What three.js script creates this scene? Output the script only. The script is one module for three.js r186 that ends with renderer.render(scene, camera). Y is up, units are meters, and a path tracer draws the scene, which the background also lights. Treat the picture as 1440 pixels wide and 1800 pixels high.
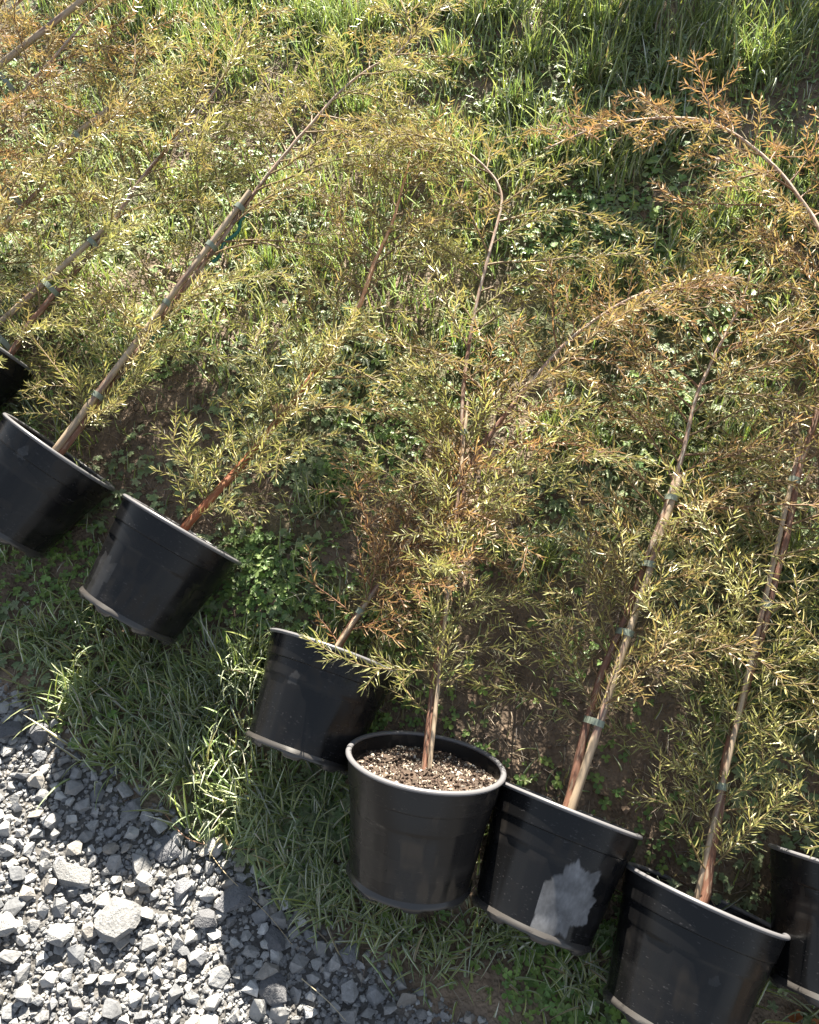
import * as THREE from 'three';
import { ConvexGeometry } from 'three/addons/geometries/ConvexGeometry.js';
import { mergeGeometries } from 'three/addons/utils/BufferGeometryUtils.js';

// ---------- camera, sky, sun, exposure ----------
const scene = new THREE.Scene();
const camera = new THREE.PerspectiveCamera(65, 819 / 1024, 0.05, 200);
camera.position.set(0, 1.6, 0);
camera.lookAt(0, 0.6, -1.0);
const renderer = new THREE.WebGLRenderer({ antialias: true });
renderer.toneMapping = THREE.LinearToneMapping;
renderer.toneMappingExposure = 5.7;
renderer.shadowMap.enabled = true;

{ // clear pale-blue sky, brighter towards the horizon
  const w = 64, h = 32, data = new Float32Array(w * h * 4);
  for (let j = 0; j < h; j++) for (let i = 0; i < w; i++) {
    const e = Math.max(0, Math.sin(((j + 0.5) / h - 0.5) * Math.PI)), k = Math.pow(1 - e, 2.2), o = (j * w + i) * 4;
    data[o] = 0.076 + 0.1 * k; data[o + 1] = 0.093 + 0.096 * k; data[o + 2] = 0.12 + 0.082 * k; data[o + 3] = 1;
  }
  const t = new THREE.DataTexture(data, w, h, THREE.RGBAFormat, THREE.FloatType);
  t.mapping = THREE.EquirectangularReflectionMapping; t.magFilter = THREE.LinearFilter; t.needsUpdate = true;
  scene.background = t; scene.environment = t;
}
const sunDir = new THREE.Vector3(0.122, 0.632, -0.765).normalize();
const sun = new THREE.DirectionalLight(new THREE.Color().setRGB(1, 0.925, 0.79), 5);
sun.position.copy(sunDir).multiplyScalar(8).add(new THREE.Vector3(0, 0, -1.3));
sun.target.position.set(0, 0, -1.3);
sun.castShadow = true; sun.shadow.mapSize.set(4096, 4096);
Object.assign(sun.shadow.camera, { left: -3, right: 3, top: 3, bottom: -3, near: 0.5, far: 20 });
scene.add(sun, sun.target);

// ---------- helpers ----------
const V = (x, y, z) => new THREE.Vector3(x, y, z);
function rng(seed) { let s = seed >>> 0; return () => { s = (s + 0x6d2b79f5) | 0; let t = Math.imul(s ^ (s >>> 15), 1 | s); t = (t + Math.imul(t ^ (t >>> 7), 61 | t)) ^ t; return ((t ^ (t >>> 14)) >>> 0) / 4294967296; }; }
const hash = (i, j) => { let h = Math.imul(i, 374761393) + Math.imul(j, 668265263); h = Math.imul(h ^ (h >>> 13), 1274126177); return ((h ^ (h >>> 16)) >>> 0) / 4294967296; };
function vnoise(x, y) {
  const i = Math.floor(x), j = Math.floor(y), fx = x - i, fy = y - j, a = fx * fx * (3 - 2 * fx), b = fy * fy * (3 - 2 * fy);
  return (hash(i, j) * (1 - a) + hash(i + 1, j) * a) * (1 - b) + (hash(i, j + 1) * (1 - a) + hash(i + 1, j + 1) * a) * b;
}
const fbm = (x, y, n = 4) => { let s = 0, a = 0.5, t = 0; for (let k = 0; k < n; k++) { s += a * vnoise(x, y); t += a; x = x * 2.03 + 17.1; y = y * 2.03 + 5.7; a *= 0.5; } return s / t; };
const sstep = (a, b, t) => { t = Math.min(1, Math.max(0, (t - a) / (b - a))); return t * t * (3 - 2 * t); };
const lerp = (a, b, t) => a + (b - a) * t;
// the bank: u runs along the row of pots, d runs uphill across it
const CU = Math.cos(35 * Math.PI / 180), SU = Math.sin(35 * Math.PI / 180);
const toUD = (x, z) => [x * CU + z * SU, x * SU - z * CU];
const toXZ = (u, d) => [u * CU + d * SU, u * SU - d * CU];
const alongRow = (u, f) => -lerp(0.17, 0.07, f) * (u + 0.4) + 0.02 * f; // the row runs down to the right, the top of the bank less so
const bankBase = (u, d) => alongRow(Math.max(-5, Math.min(5, u)), sstep(0.7, 1.5, d)) + 0.045 * sstep(0.28, 0.55, d) + 0.37 * Math.min(0.28, Math.max(0, d - 0.5)) + 0.42 * Math.min(3.4, Math.max(0, d - 0.78)) + 0.12 * Math.max(0, d - 4.18);
const gravelEdge = (u) => 0.285 + 0.05 * (fbm(u * 5 + 3, 8.1, 3) - 0.5) * 2 + 0.1 * sstep(-0.4, 0.2, u) - 0.03 * sstep(-0.8, -1.4, u);
function ground(x, z) {
  const [u, d] = toUD(x, z), rough = sstep(0.25, 0.5, d);
  return bankBase(u, d) + rough * 0.035 * (fbm(x * 6, z * 6, 4) - 0.5) + rough * 0.018 * (fbm(x * 28 + 9, z * 28, 3) - 0.5) + (1 - rough) * 0.012 * (fbm(x * 9, z * 9, 3) - 0.5);
}
const gv = (x, z, lift = 0) => V(x, ground(x, z) + lift, z);
function bankNormal(x, z) { const e = 0.03; return V(ground(x - e, z) - ground(x + e, z), 2 * e, ground(x, z - e) - ground(x, z + e)).normalize(); }

const used = new Map();
const numbered = (name) => { const n = used.get(name) ?? 0; used.set(name, n + 1); return n ? `${name}_${String(n).padStart(3, '0')}` : name; };
function tag(o, label, category, group, kind) {
  o.name = numbered(o.name); if (label) o.userData.label = label; if (category) o.userData.category = category; if (group) o.userData.group = group; if (kind) o.userData.kind = kind;
  scene.add(o); return o;
}
function part(name, geometry, material, parent, kind) { const m = new THREE.Mesh(geometry, material); m.name = name; if (kind) m.userData.kind = kind; parent.add(m); return m; }

class MB { // gathers triangles with normals, colours and uv
  constructor() { this.p = []; this.n = []; this.c = []; this.t = []; this.i = []; }
  get count() { return this.p.length / 3; }
  v(p, n, c, u = 0, w = 0) { this.p.push(p.x, p.y, p.z); this.n.push(n.x, n.y, n.z); this.c.push(c[0], c[1], c[2]); this.t.push(u, w); return this.p.length / 3 - 1; }
  f(a, b, c) { this.i.push(a, b, c); }
  build(inverse) {
    const g = new THREE.BufferGeometry();
    g.setAttribute('position', new THREE.Float32BufferAttribute(this.p, 3)); g.setAttribute('normal', new THREE.Float32BufferAttribute(this.n, 3));
    g.setAttribute('color', new THREE.Float32BufferAttribute(this.c, 3)); g.setAttribute('uv', new THREE.Float32BufferAttribute(this.t, 2));
    const P = this.p, Q = this.n, I = this.i; // every face turns the way its normals point
    for (let k = 0; k < I.length; k += 3) {
      const a = I[k] * 3, b = I[k + 1] * 3, c = I[k + 2] * 3, ux = P[b] - P[a], uy = P[b + 1] - P[a + 1], uz = P[b + 2] - P[a + 2], vx = P[c] - P[a], vy = P[c + 1] - P[a + 1], vz = P[c + 2] - P[a + 2];
      const dot = (uy * vz - uz * vy) * (Q[a] + Q[b] + Q[c]) + (uz * vx - ux * vz) * (Q[a + 1] + Q[b + 1] + Q[c + 1]) + (ux * vy - uy * vx) * (Q[a + 2] + Q[b + 2] + Q[c + 2]);
      if (this.turn !== false && dot < 0) { I[k + 1] = c / 3; I[k + 2] = b / 3; }
    }
    g.setIndex(I);
    if (inverse) g.applyMatrix4(inverse);
    return g;
  }
}
const WHITE = [1, 1, 1];
function tube(mb, pts, radius, seg, color = () => WHITE, cap = true) {
  const n = pts.length; let nx = null, len = 0;
  const first = mb.count;
  for (let k = 0; k < n; k++) {
    const t = pts[Math.min(n - 1, k + 1)].clone().sub(pts[Math.max(0, k - 1)]).normalize();
    if (!nx) nx = Math.abs(t.y) < 0.9 ? V(0, 1, 0).cross(t).normalize() : V(1, 0, 0).cross(t).normalize();
    nx.addScaledVector(t, -nx.dot(t)).normalize();
    const ny = t.clone().cross(nx);
    if (k) len += pts[k].distanceTo(pts[k - 1]);
    for (let s = 0; s <= seg; s++) {
      const a = s / seg * Math.PI * 2, dir = nx.clone().multiplyScalar(Math.cos(a)).addScaledVector(ny, Math.sin(a));
      mb.v(pts[k].clone().addScaledVector(dir, radius(k / (n - 1), a, len)), dir, color(k / (n - 1), a, len), s / seg, len);
    }
  }
  for (let k = 0; k < n - 1; k++) for (let s = 0; s < seg; s++) { const a = first + k * (seg + 1) + s, b = a + seg + 1; mb.f(a, a + 1, b); mb.f(a + 1, b + 1, b); }
  if (cap) for (const [row, sgn] of [[0, -1], [n - 1, 1]]) {
    const t = pts[Math.min(n - 1, row + 1)].clone().sub(pts[Math.max(0, row - 1)]).normalize().multiplyScalar(sgn), c = mb.v(pts[row], t, color(row ? 1 : 0, 0, len), 0.5, len);
    for (let s = 0; s < seg; s++) { const a = first + row * (seg + 1) + s; sgn > 0 ? mb.f(c, a, a + 1) : mb.f(c, a + 1, a); }
  }
}
function dataTexture(w, h, fn, srgb = true, repeat = true) {
  const d = new Uint8Array(w * h * 4);
  for (let j = 0; j < h; j++) for (let i = 0; i < w; i++) { const c = fn(i / w, j / h, i, j), o = (j * w + i) * 4; for (let k = 0; k < 3; k++) d[o + k] = Math.max(0, Math.min(255, (srgb ? Math.pow(Math.max(0, c[k]), 1 / 2.2) : c[k]) * 255)); d[o + 3] = 255; }
  const t = new THREE.DataTexture(d, w, h); t.magFilter = THREE.LinearFilter; if (srgb) t.colorSpace = THREE.SRGBColorSpace;
  if (repeat) t.wrapS = t.wrapT = THREE.RepeatWrapping; t.needsUpdate = true; return t;
}
// noise that tiles over the unit square
const tile = (x, y, f, n = 4) => { const wrap = (i, m) => ((i % m) + m) % m; let s = 0, a = 0.5, t = 0, m = f; for (let k = 0; k < n; k++) {
  const px = x * m, py = y * m, i = Math.floor(px), j = Math.floor(py), fx = px - i, fy = py - j, aa = fx * fx * (3 - 2 * fx), bb = fy * fy * (3 - 2 * fy), o = k * 101;
  const q = (ii, jj) => hash(wrap(ii, m) + o, wrap(jj, m) + o * 3);
  s += a * ((q(i, j) * (1 - aa) + q(i + 1, j) * aa) * (1 - bb) + (q(i, j + 1) * (1 - aa) + q(i + 1, j + 1) * aa) * bb); t += a; a *= 0.55; m *= 2; } return s / t; };

// ---------- materials ----------
const soilMap = dataTexture(512, 512, (x, y) => { const n = tile(x, y, 8, 6), g = tile(x, y, 64, 3), k = 0.55 + 0.9 * n * (0.5 + g); return [k, k * 0.98, k * 0.95]; });
const soilBump = dataTexture(512, 512, (x, y) => { const n = tile(x, y, 16, 5), g = tile(x, y, 90, 2), k = 0.6 * n + 0.4 * g; return [k, k, k]; }, false);
soilMap.repeat.set(2.2, 2.2); soilBump.repeat.set(2.2, 2.2);
const M = {};
M.soil = new THREE.MeshStandardMaterial({ vertexColors: true, map: soilMap, bumpMap: soilBump, bumpScale: 0.012, roughness: 0.95 });
const leafy = (o) => new THREE.MeshPhysicalMaterial({ vertexColors: true, side: THREE.DoubleSide, roughness: 0.95, transmission: 0.45, thickness: 0, clearcoat: 0.35, clearcoatRoughness: 0.36, ...o });
M.needle = leafy({ transmission: 0.38, clearcoat: 1, clearcoatRoughness: 0.33 });
M.grass = leafy({ transmission: 0.5, clearcoat: 0.9, clearcoatRoughness: 0.3 });
M.weed = leafy({ transmission: 0.4, clearcoat: 0.55, clearcoatRoughness: 0.36 });
M.straw = leafy({ transmission: 0.3, clearcoat: 0.15 });
const rockMap = dataTexture(256, 256, (x, y) => { const n = tile(x, y, 8, 5), v = tile(x + 0.3, y, 24, 3), k = 0.62 + 0.6 * n + (v > 0.68 ? 0.3 : 0); return [k, k, k * 1.01]; });
M.clod = new THREE.MeshStandardMaterial({ roughness: 0.95, flatShading: true });
const rockBump = dataTexture(256, 256, (x, y) => { const k = tile(x, y, 14, 5); return [k, k, k]; }, false);
M.rock = new THREE.MeshStandardMaterial({ map: rockMap, bumpMap: rockBump, bumpScale: 0.0016, roughness: 0.82, flatShading: true });
const barkMap = dataTexture(256, 512, (x, y) => {
  const s = tile(x, y * 0.5, 12, 4), p = tile(x, y, 6, 5), fl = tile(x + 0.37, y, 9, 4), peel = sstep(0.58, 0.64, fl) * sstep(0.4, 0.6, s + 0.1), k = 0.55 + 0.8 * s;
  return [lerp(0.17 * k + 0.05 * p, 0.27, peel), lerp(0.08 * k + 0.02 * p, 0.19, peel), lerp(0.045 * k + 0.01, 0.13, peel)];
});
const barkBump = dataTexture(256, 512, (x, y) => { const k = 0.5 * tile(x, y * 0.5, 14, 4) + 0.5 * tile(x + 0.37, y, 9, 4); return [k, k, k]; }, false);
for (const t of [barkMap, barkBump]) t.repeat.set(1, 5);
M.bark = new THREE.MeshStandardMaterial({ map: barkMap, bumpMap: barkBump, bumpScale: 0.0022, roughness: 0.75, vertexColors: true });
const caneMap = dataTexture(128, 512, (x, y) => {
  const s = tile(x, y * 0.25, 16, 3), b = tile(x, y, 4, 4), m = sstep(0.55, 0.7, tile(x + 0.2, y + 0.6, 5, 4)), k = 0.7 + 0.45 * s;
  return [lerp(0.44 * k, 0.30, m) - 0.12 * b, lerp(0.345 * k, 0.20, m) - 0.1 * b, lerp(0.235 * k, 0.14, m) - 0.06 * b];
});
caneMap.repeat.set(1, 3);
M.cane = new THREE.MeshStandardMaterial({ map: caneMap, roughness: 0.5, vertexColors: true });
M.twig = new THREE.MeshStandardMaterial({ vertexColors: true, roughness: 0.7 });
M.tie = new THREE.MeshStandardMaterial({ color: new THREE.Color().setRGB(0.17, 0.2, 0.16), roughness: 0.5 });
M.greenTape = new THREE.MeshStandardMaterial({ color: new THREE.Color().setRGB(0.012, 0.12, 0.085), roughness: 0.45 });
// black plastic, with dried splashes, dust and water marks
function potMaterial(seed, patches) {
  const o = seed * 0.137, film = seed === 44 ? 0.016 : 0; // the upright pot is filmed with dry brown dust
  const marks = (x, y) => {
    const dust = sstep(0.5, 0.78, tile(x + o, y + o, 7, 6)), fine = tile(x + o, y, 60, 3), streak = sstep(0.57, 0.75, tile(x + o, y * 0.12 + o, 26, 3)) * sstep(0.35, 0.6, tile(x, y + o, 5, 3));
    const specks = tile(x + o, y + 0.5, 120, 2) > 0.8 && tile(x + o * 2, y, 9, 3) > 0.52 ? 1 : 0;
    let mud = 0, rim = 0;
    for (const [cx, cy, rx, ry, k] of patches) {
      const ang = Math.atan2((y - cy) / ry, (x - cx) / rx), r = Math.hypot((x - cx) / rx, (y - cy) / ry), e = 0.72 + 1.1 * (fbm(Math.cos(ang) * 1.6 + cx * 9 + 4, Math.sin(ang) * 1.6 + cy * 7, 5) - 0.4);
      const inside = 1 - sstep(e - 0.09, e, r), worn = 0.25 + 1.1 * fbm(x * 30 + 3, y * 9, 5) * (0.7 + 0.6 * fbm(x * 220, y * 30, 2));
      mud = Math.max(mud, inside * k * Math.max(0.15, worn)); rim = Math.max(rim, inside * k);
    }
    return { dust: dust * (0.4 + 0.6 * fine), streak, specks, mud, rim };
  };
  const map = dataTexture(1024, 512, (x, y) => {
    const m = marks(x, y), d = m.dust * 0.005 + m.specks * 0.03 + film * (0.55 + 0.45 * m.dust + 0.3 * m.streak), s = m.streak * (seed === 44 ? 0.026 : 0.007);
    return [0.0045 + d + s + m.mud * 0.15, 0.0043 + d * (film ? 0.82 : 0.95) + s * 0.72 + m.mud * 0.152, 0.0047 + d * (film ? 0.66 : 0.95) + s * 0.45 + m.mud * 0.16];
  });
  const rough = dataTexture(512, 256, (x, y) => { const m = marks(x, y), k = 0.2 + 0.12 * tile(x + o, y, 6, 4) + 0.25 * m.dust + 0.22 * m.streak + 0.4 * m.rim; return [k, k, k]; }, false);
  return new THREE.MeshPhysicalMaterial({ map, roughnessMap: rough, roughness: 1, specularIntensity: 0.55 });
}
M.rimPlastic = new THREE.MeshStandardMaterial({ color: new THREE.Color().setRGB(0.13, 0.128, 0.135), roughness: 0.3 });
M.footPlastic = new THREE.MeshStandardMaterial({ color: new THREE.Color().setRGB(0.04, 0.037, 0.035), roughness: 0.22 });
M.potSoil = new THREE.MeshStandardMaterial({ vertexColors: true, map: soilMap, bumpMap: soilBump, bumpScale: 0.01, roughness: 0.95 });

// ---------- the ground: one sheet, gravel drive below and earth bank above ----------
const BARE = [[0.15, -0.92, 0.2], [0.24, -0.84, 0.18], [-0.65, -1.62, 0.13], [-0.26, -1.36, 0.12], [-0.09, -1.36, 0.12], [-0.92, -1.71, 0.12], [-0.03, -1.16, 0.12], [0.57, -0.66, 0.14], [0.53, -0.95, 0.14], [-0.55, -1.32, 0.1]];
const bareness = (x, z) => { let b = 0; for (const [bx, bz, r] of BARE) b = Math.max(b, Math.exp(-((x - bx) ** 2 + (z - bz) ** 2) / (r * r))); return b; };
{
  const axis = (lo, hi, step, far) => { const a = []; for (let v = lo; v <= hi + 1e-6; v += step) a.push(v); let s = step, p = hi; while (p < far) { s *= 1.35; p += s; a.push(p); } s = step; p = lo; while (p > -far) { s *= 1.35; p -= s; a.unshift(p); } return a; };
  const us = axis(-3.0, 1.3, 0.0135, 16), ds = axis(-0.5, 3.1, 0.0135, 16), mb = new MB(), up = V(0, 1, 0);
  for (const d of ds) for (const u of us) {
    const [x, z] = toXZ(u, d), y = ground(x, z), e = gravelEdge(u), g = 1 - sstep(e - 0.04, e + 0.05, d + 0.05 * (fbm(x * 20, z * 20, 3) - 0.5)), n = fbm(x * 3.1 + 4, z * 3.1, 4), n2 = fbm(x * 15, z * 15 + 7, 3), k = 0.6 + 0.9 * n2;
    const moss = sstep(0.52, 0.62, n) * (1 - bareness(x, z));
    const soil = [lerp(0.15, 0.07, moss) * k, lerp(0.11, 0.078, moss) * k, lerp(0.078, 0.03, moss) * k];
    mb.v(V(x, y, z), up, [lerp(soil[0], 0.085 * k, g), lerp(soil[1], 0.082 * k, g), lerp(soil[2], 0.08 * k, g)], x, z);
  }
  const w = us.length; for (let j = 0; j < ds.length - 1; j++) for (let i = 0; i < w - 1; i++) { const a = j * w + i; mb.f(a, a + 1, a + w); mb.f(a + 1, a + w + 1, a + w); }
  const g = mb.build(); g.computeVertexNormals();
  const o = new THREE.Mesh(g, M.soil); o.name = 'ground'; tag(o, 'brown earth bank rising from the gravel drive', 'ground', null, 'structure');
}

// ---------- scattering ----------
function scatter(name, geometries, material, items, label, category) { // items: {g, m, c}
  geometries.forEach((g, k) => {
    const mine = items.filter((i) => i.g === k); if (!mine.length) return;
    const o = new THREE.InstancedMesh(g, material, mine.length); o.name = name;
    mine.forEach((i, n) => { o.setMatrixAt(n, i.m); o.setColorAt(n, i.c); });
    tag(o, label, category, null, 'stuff');
  });
}
const col = (r, g, b) => new THREE.Color().setRGB(r, g, b);
const inView = (x, z, m = 0.12) => { // keeps what is sown to the neighbourhood of the place that is seen
  const y = ground(x, z), q = V(x, y - 1.6, z), f = -q.y * 0.7071 - q.z * 0.7071, up = q.y * 0.7071 - q.z * 0.7071;
  return f > 0 && Math.abs(q.x) < f * 0.51 + m + 0.1 && Math.abs(up) < f * 0.637 + m;
};

// ---------- crushed-stone gravel ----------
function rockGeometry(seed, flat = 0.65, long = 1, n = 15, grain = 0.25) {
  const r = rng(seed), pts = [];
  for (let k = 0; k < n; k++) { const a = r() * 6.283, c = r() * 2 - 1, s = Math.sqrt(1 - c * c), q = 0.82 + 0.3 * r(); pts.push(V(Math.cos(a) * s * long * q, c * flat * q, Math.sin(a) * s * q)); }
  const g = new ConvexGeometry(pts), p = g.attributes.position, uv = [];
  for (let k = 0; k < p.count; k += 3) {
    const a = V().fromBufferAttribute(p, k), b = V().fromBufferAttribute(p, k + 1), c = V().fromBufferAttribute(p, k + 2), nn = b.clone().sub(a).cross(c.clone().sub(a)), ax = Math.abs(nn.x), ay = Math.abs(nn.y), az = Math.abs(nn.z);
    for (const v of [a, b, c]) { const [s, t] = ay > ax && ay > az ? [v.x, v.z] : ax > az ? [v.y, v.z] : [v.x, v.y]; uv.push(s * grain + seed * 0.37, t * grain + seed * 0.21); }
  }
  g.setAttribute('uv', new THREE.Float32BufferAttribute(uv, 2)); return g;
}
function rockTone(r) {
  const t = r(), k = 0.66 + 0.4 * r();
  const c = t < 0.5 ? [0.275, 0.273, 0.272] : t < 0.7 ? [0.185, 0.19, 0.2] : t < 0.86 ? [0.36, 0.36, 0.355] : t < 0.95 ? [0.29, 0.27, 0.245] : [0.42, 0.42, 0.42];
  return col(c[0] * k, c[1] * k, c[2] * k);
}
{
  const r = rng(77), geos = []; for (let k = 0; k < 10; k++) geos.push(rockGeometry(k + 1, 0.5 + 0.04 * k, 1 + 0.08 * (k % 5), 12 + k % 5));
  const items = [], q = new THREE.Quaternion(), cells = new Map(), key = (x, z) => Math.floor(x / 0.04) * 10007 + Math.floor(z / 0.04);
  const free = (x, z, s) => { const i = Math.floor(x / 0.04), j = Math.floor(z / 0.04); for (let a = -1; a <= 1; a++) for (let b = -1; b <= 1; b++) for (const p of cells.get((i + a) * 10007 + j + b) ?? []) if ((p[0] - x) ** 2 + (p[1] - z) ** 2 < (0.78 * (p[2] + s)) ** 2) return false; return true; };
  const lay = (n, lo, hi, sink, test, skew = 2.2) => {
    for (let k = 0; k < n; k++) {
      const u = -2.0 + 2.9 * r(), d = -0.75 + 1.2 * r(), e = gravelEdge(u), past = (d - e) / 0.05, [x, z] = toXZ(u, d), s = lo + (hi - lo) * Math.pow(r(), skew);
      if (past > 0 && r() < 0.35 + past || past > 1.6) continue;
      if (!inView(x, z, 0.15)) continue;
      if (test && !free(x, z, s)) continue;
      if (test) { const kk = key(x, z); if (!cells.has(kk)) cells.set(kk, []); cells.get(kk).push([x, z, s]); }
      q.setFromEuler(new THREE.Euler((r() - 0.5) * 1.5, r() * 6.283, (r() - 0.5) * 1.5));
      items.push({ g: Math.floor(r() * geos.length), m: new THREE.Matrix4().compose(gv(x, z, s * sink), q, V(s, s, s)), c: rockTone(r) });
    }
  };
  lay(14000, 0.0105, 0.0205, 0.42, true, 1.5); lay(60000, 0.0055, 0.0105, 0.35, true); lay(60000, 0.003, 0.0062, 0.3, false);
  scatter('gravel', geos, M.rock, items, 'grey crushed stone gravel of the drive', 'gravel');
}
// stones that stand out
const GROUPSTONE = 'larger stones lying in the gravel';
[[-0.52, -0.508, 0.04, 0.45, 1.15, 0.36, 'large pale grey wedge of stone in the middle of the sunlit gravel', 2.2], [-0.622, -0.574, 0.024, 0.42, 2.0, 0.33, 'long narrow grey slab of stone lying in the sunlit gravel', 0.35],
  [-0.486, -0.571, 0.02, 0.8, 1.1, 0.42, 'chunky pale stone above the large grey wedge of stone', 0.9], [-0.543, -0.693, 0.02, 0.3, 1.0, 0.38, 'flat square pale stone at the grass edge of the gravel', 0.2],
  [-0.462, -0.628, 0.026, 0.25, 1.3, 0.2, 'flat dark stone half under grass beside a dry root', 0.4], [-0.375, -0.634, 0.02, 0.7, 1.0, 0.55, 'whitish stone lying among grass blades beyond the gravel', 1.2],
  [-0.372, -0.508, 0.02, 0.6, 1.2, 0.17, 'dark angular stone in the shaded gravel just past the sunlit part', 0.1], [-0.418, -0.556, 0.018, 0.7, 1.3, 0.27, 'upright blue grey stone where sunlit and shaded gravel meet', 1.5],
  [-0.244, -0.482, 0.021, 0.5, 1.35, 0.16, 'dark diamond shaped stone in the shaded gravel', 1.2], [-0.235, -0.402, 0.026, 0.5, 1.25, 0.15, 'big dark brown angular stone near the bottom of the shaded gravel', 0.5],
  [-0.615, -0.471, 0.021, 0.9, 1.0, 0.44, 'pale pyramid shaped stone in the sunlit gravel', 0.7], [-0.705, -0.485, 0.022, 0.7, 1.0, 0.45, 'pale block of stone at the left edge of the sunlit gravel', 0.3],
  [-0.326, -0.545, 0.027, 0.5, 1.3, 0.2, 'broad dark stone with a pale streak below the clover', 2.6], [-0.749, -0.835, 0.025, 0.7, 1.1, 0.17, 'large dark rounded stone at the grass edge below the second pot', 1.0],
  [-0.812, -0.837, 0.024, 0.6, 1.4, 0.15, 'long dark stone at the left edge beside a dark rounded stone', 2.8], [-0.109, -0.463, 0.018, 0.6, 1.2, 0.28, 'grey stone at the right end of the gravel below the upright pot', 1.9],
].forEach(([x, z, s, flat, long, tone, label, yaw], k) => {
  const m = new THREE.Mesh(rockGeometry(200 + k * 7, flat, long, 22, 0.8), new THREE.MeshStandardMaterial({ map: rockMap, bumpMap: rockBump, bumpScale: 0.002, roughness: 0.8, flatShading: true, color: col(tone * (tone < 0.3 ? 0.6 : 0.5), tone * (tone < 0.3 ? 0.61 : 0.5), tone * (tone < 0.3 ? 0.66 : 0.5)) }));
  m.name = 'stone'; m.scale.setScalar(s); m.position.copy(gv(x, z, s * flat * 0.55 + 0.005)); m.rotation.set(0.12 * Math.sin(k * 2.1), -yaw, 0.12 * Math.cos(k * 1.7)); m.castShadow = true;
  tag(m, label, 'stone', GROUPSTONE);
});

// ---------- grass, straw, ground cover ----------
function bladeGeometry(bend, twist, seg = 6) { // one blade, length 1, width 1, rising along y and leaning to +z
  const mb = new MB(); let y = 0, z = 0;
  for (let k = 0; k <= seg; k++) {
    const t = k / seg, a = bend * Math.pow(t, 1.4), hw = 0.5 * (t < 0.15 ? 0.7 + 2 * t : Math.pow(1 - (t - 0.15) / 0.85, 0.65)), tw = twist * t;
    if (k) { y += Math.cos(a) / seg; z += Math.sin(a) / seg; }
    const n = V(Math.sin(tw) * 0.6, -Math.sin(a), Math.cos(a)).negate().normalize(), s = V(Math.cos(tw), 0, Math.sin(tw) * 0.04);
    if (k < seg) { mb.v(V(-hw * s.x, y, z - hw * s.z), n.clone().add(V(-0.35, 0, 0)).normalize(), WHITE); mb.v(V(hw * s.x, y, z + hw * s.z), n.clone().add(V(0.35, 0, 0)).normalize(), WHITE); } else mb.v(V(0, y, z), n, WHITE);
    if (k && k < seg) { const b = 2 * k; mb.f(b - 2, b - 1, b); mb.f(b - 1, b + 1, b); } else if (k === seg) mb.f(2 * k - 2, 2 * k - 1, 2 * k);
  }
  return mb.build();
}
const blades = [bladeGeometry(0.35, 0.3), bladeGeometry(0.8, -0.4), bladeGeometry(1.25, 0.5), bladeGeometry(1.8, -0.3), bladeGeometry(2.4, 0.2), bladeGeometry(0.55, 0.9)];
const Y = V(0, 1, 0);
function bladeMatrix(x, z, len, width, yaw, tiltX, tiltZ, lift = -0.004) {
  const q = new THREE.Quaternion().setFromEuler(new THREE.Euler(tiltX, yaw, tiltZ, 'YXZ'));
  return new THREE.Matrix4().compose(gv(x, z, lift), q, V(width, len, len));
}
const grassTone = (r, dry = 0.08) => { const t = r(); if (t < dry) return col(0.27 + 0.1 * r(), 0.24 + 0.07 * r(), 0.1); const k = 0.7 + 0.6 * r(), y = r(); return col((0.18 + 0.14 * y) * k, (0.3 + 0.06 * y) * k, (0.05 + 0.025 * r()) * k); };
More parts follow.
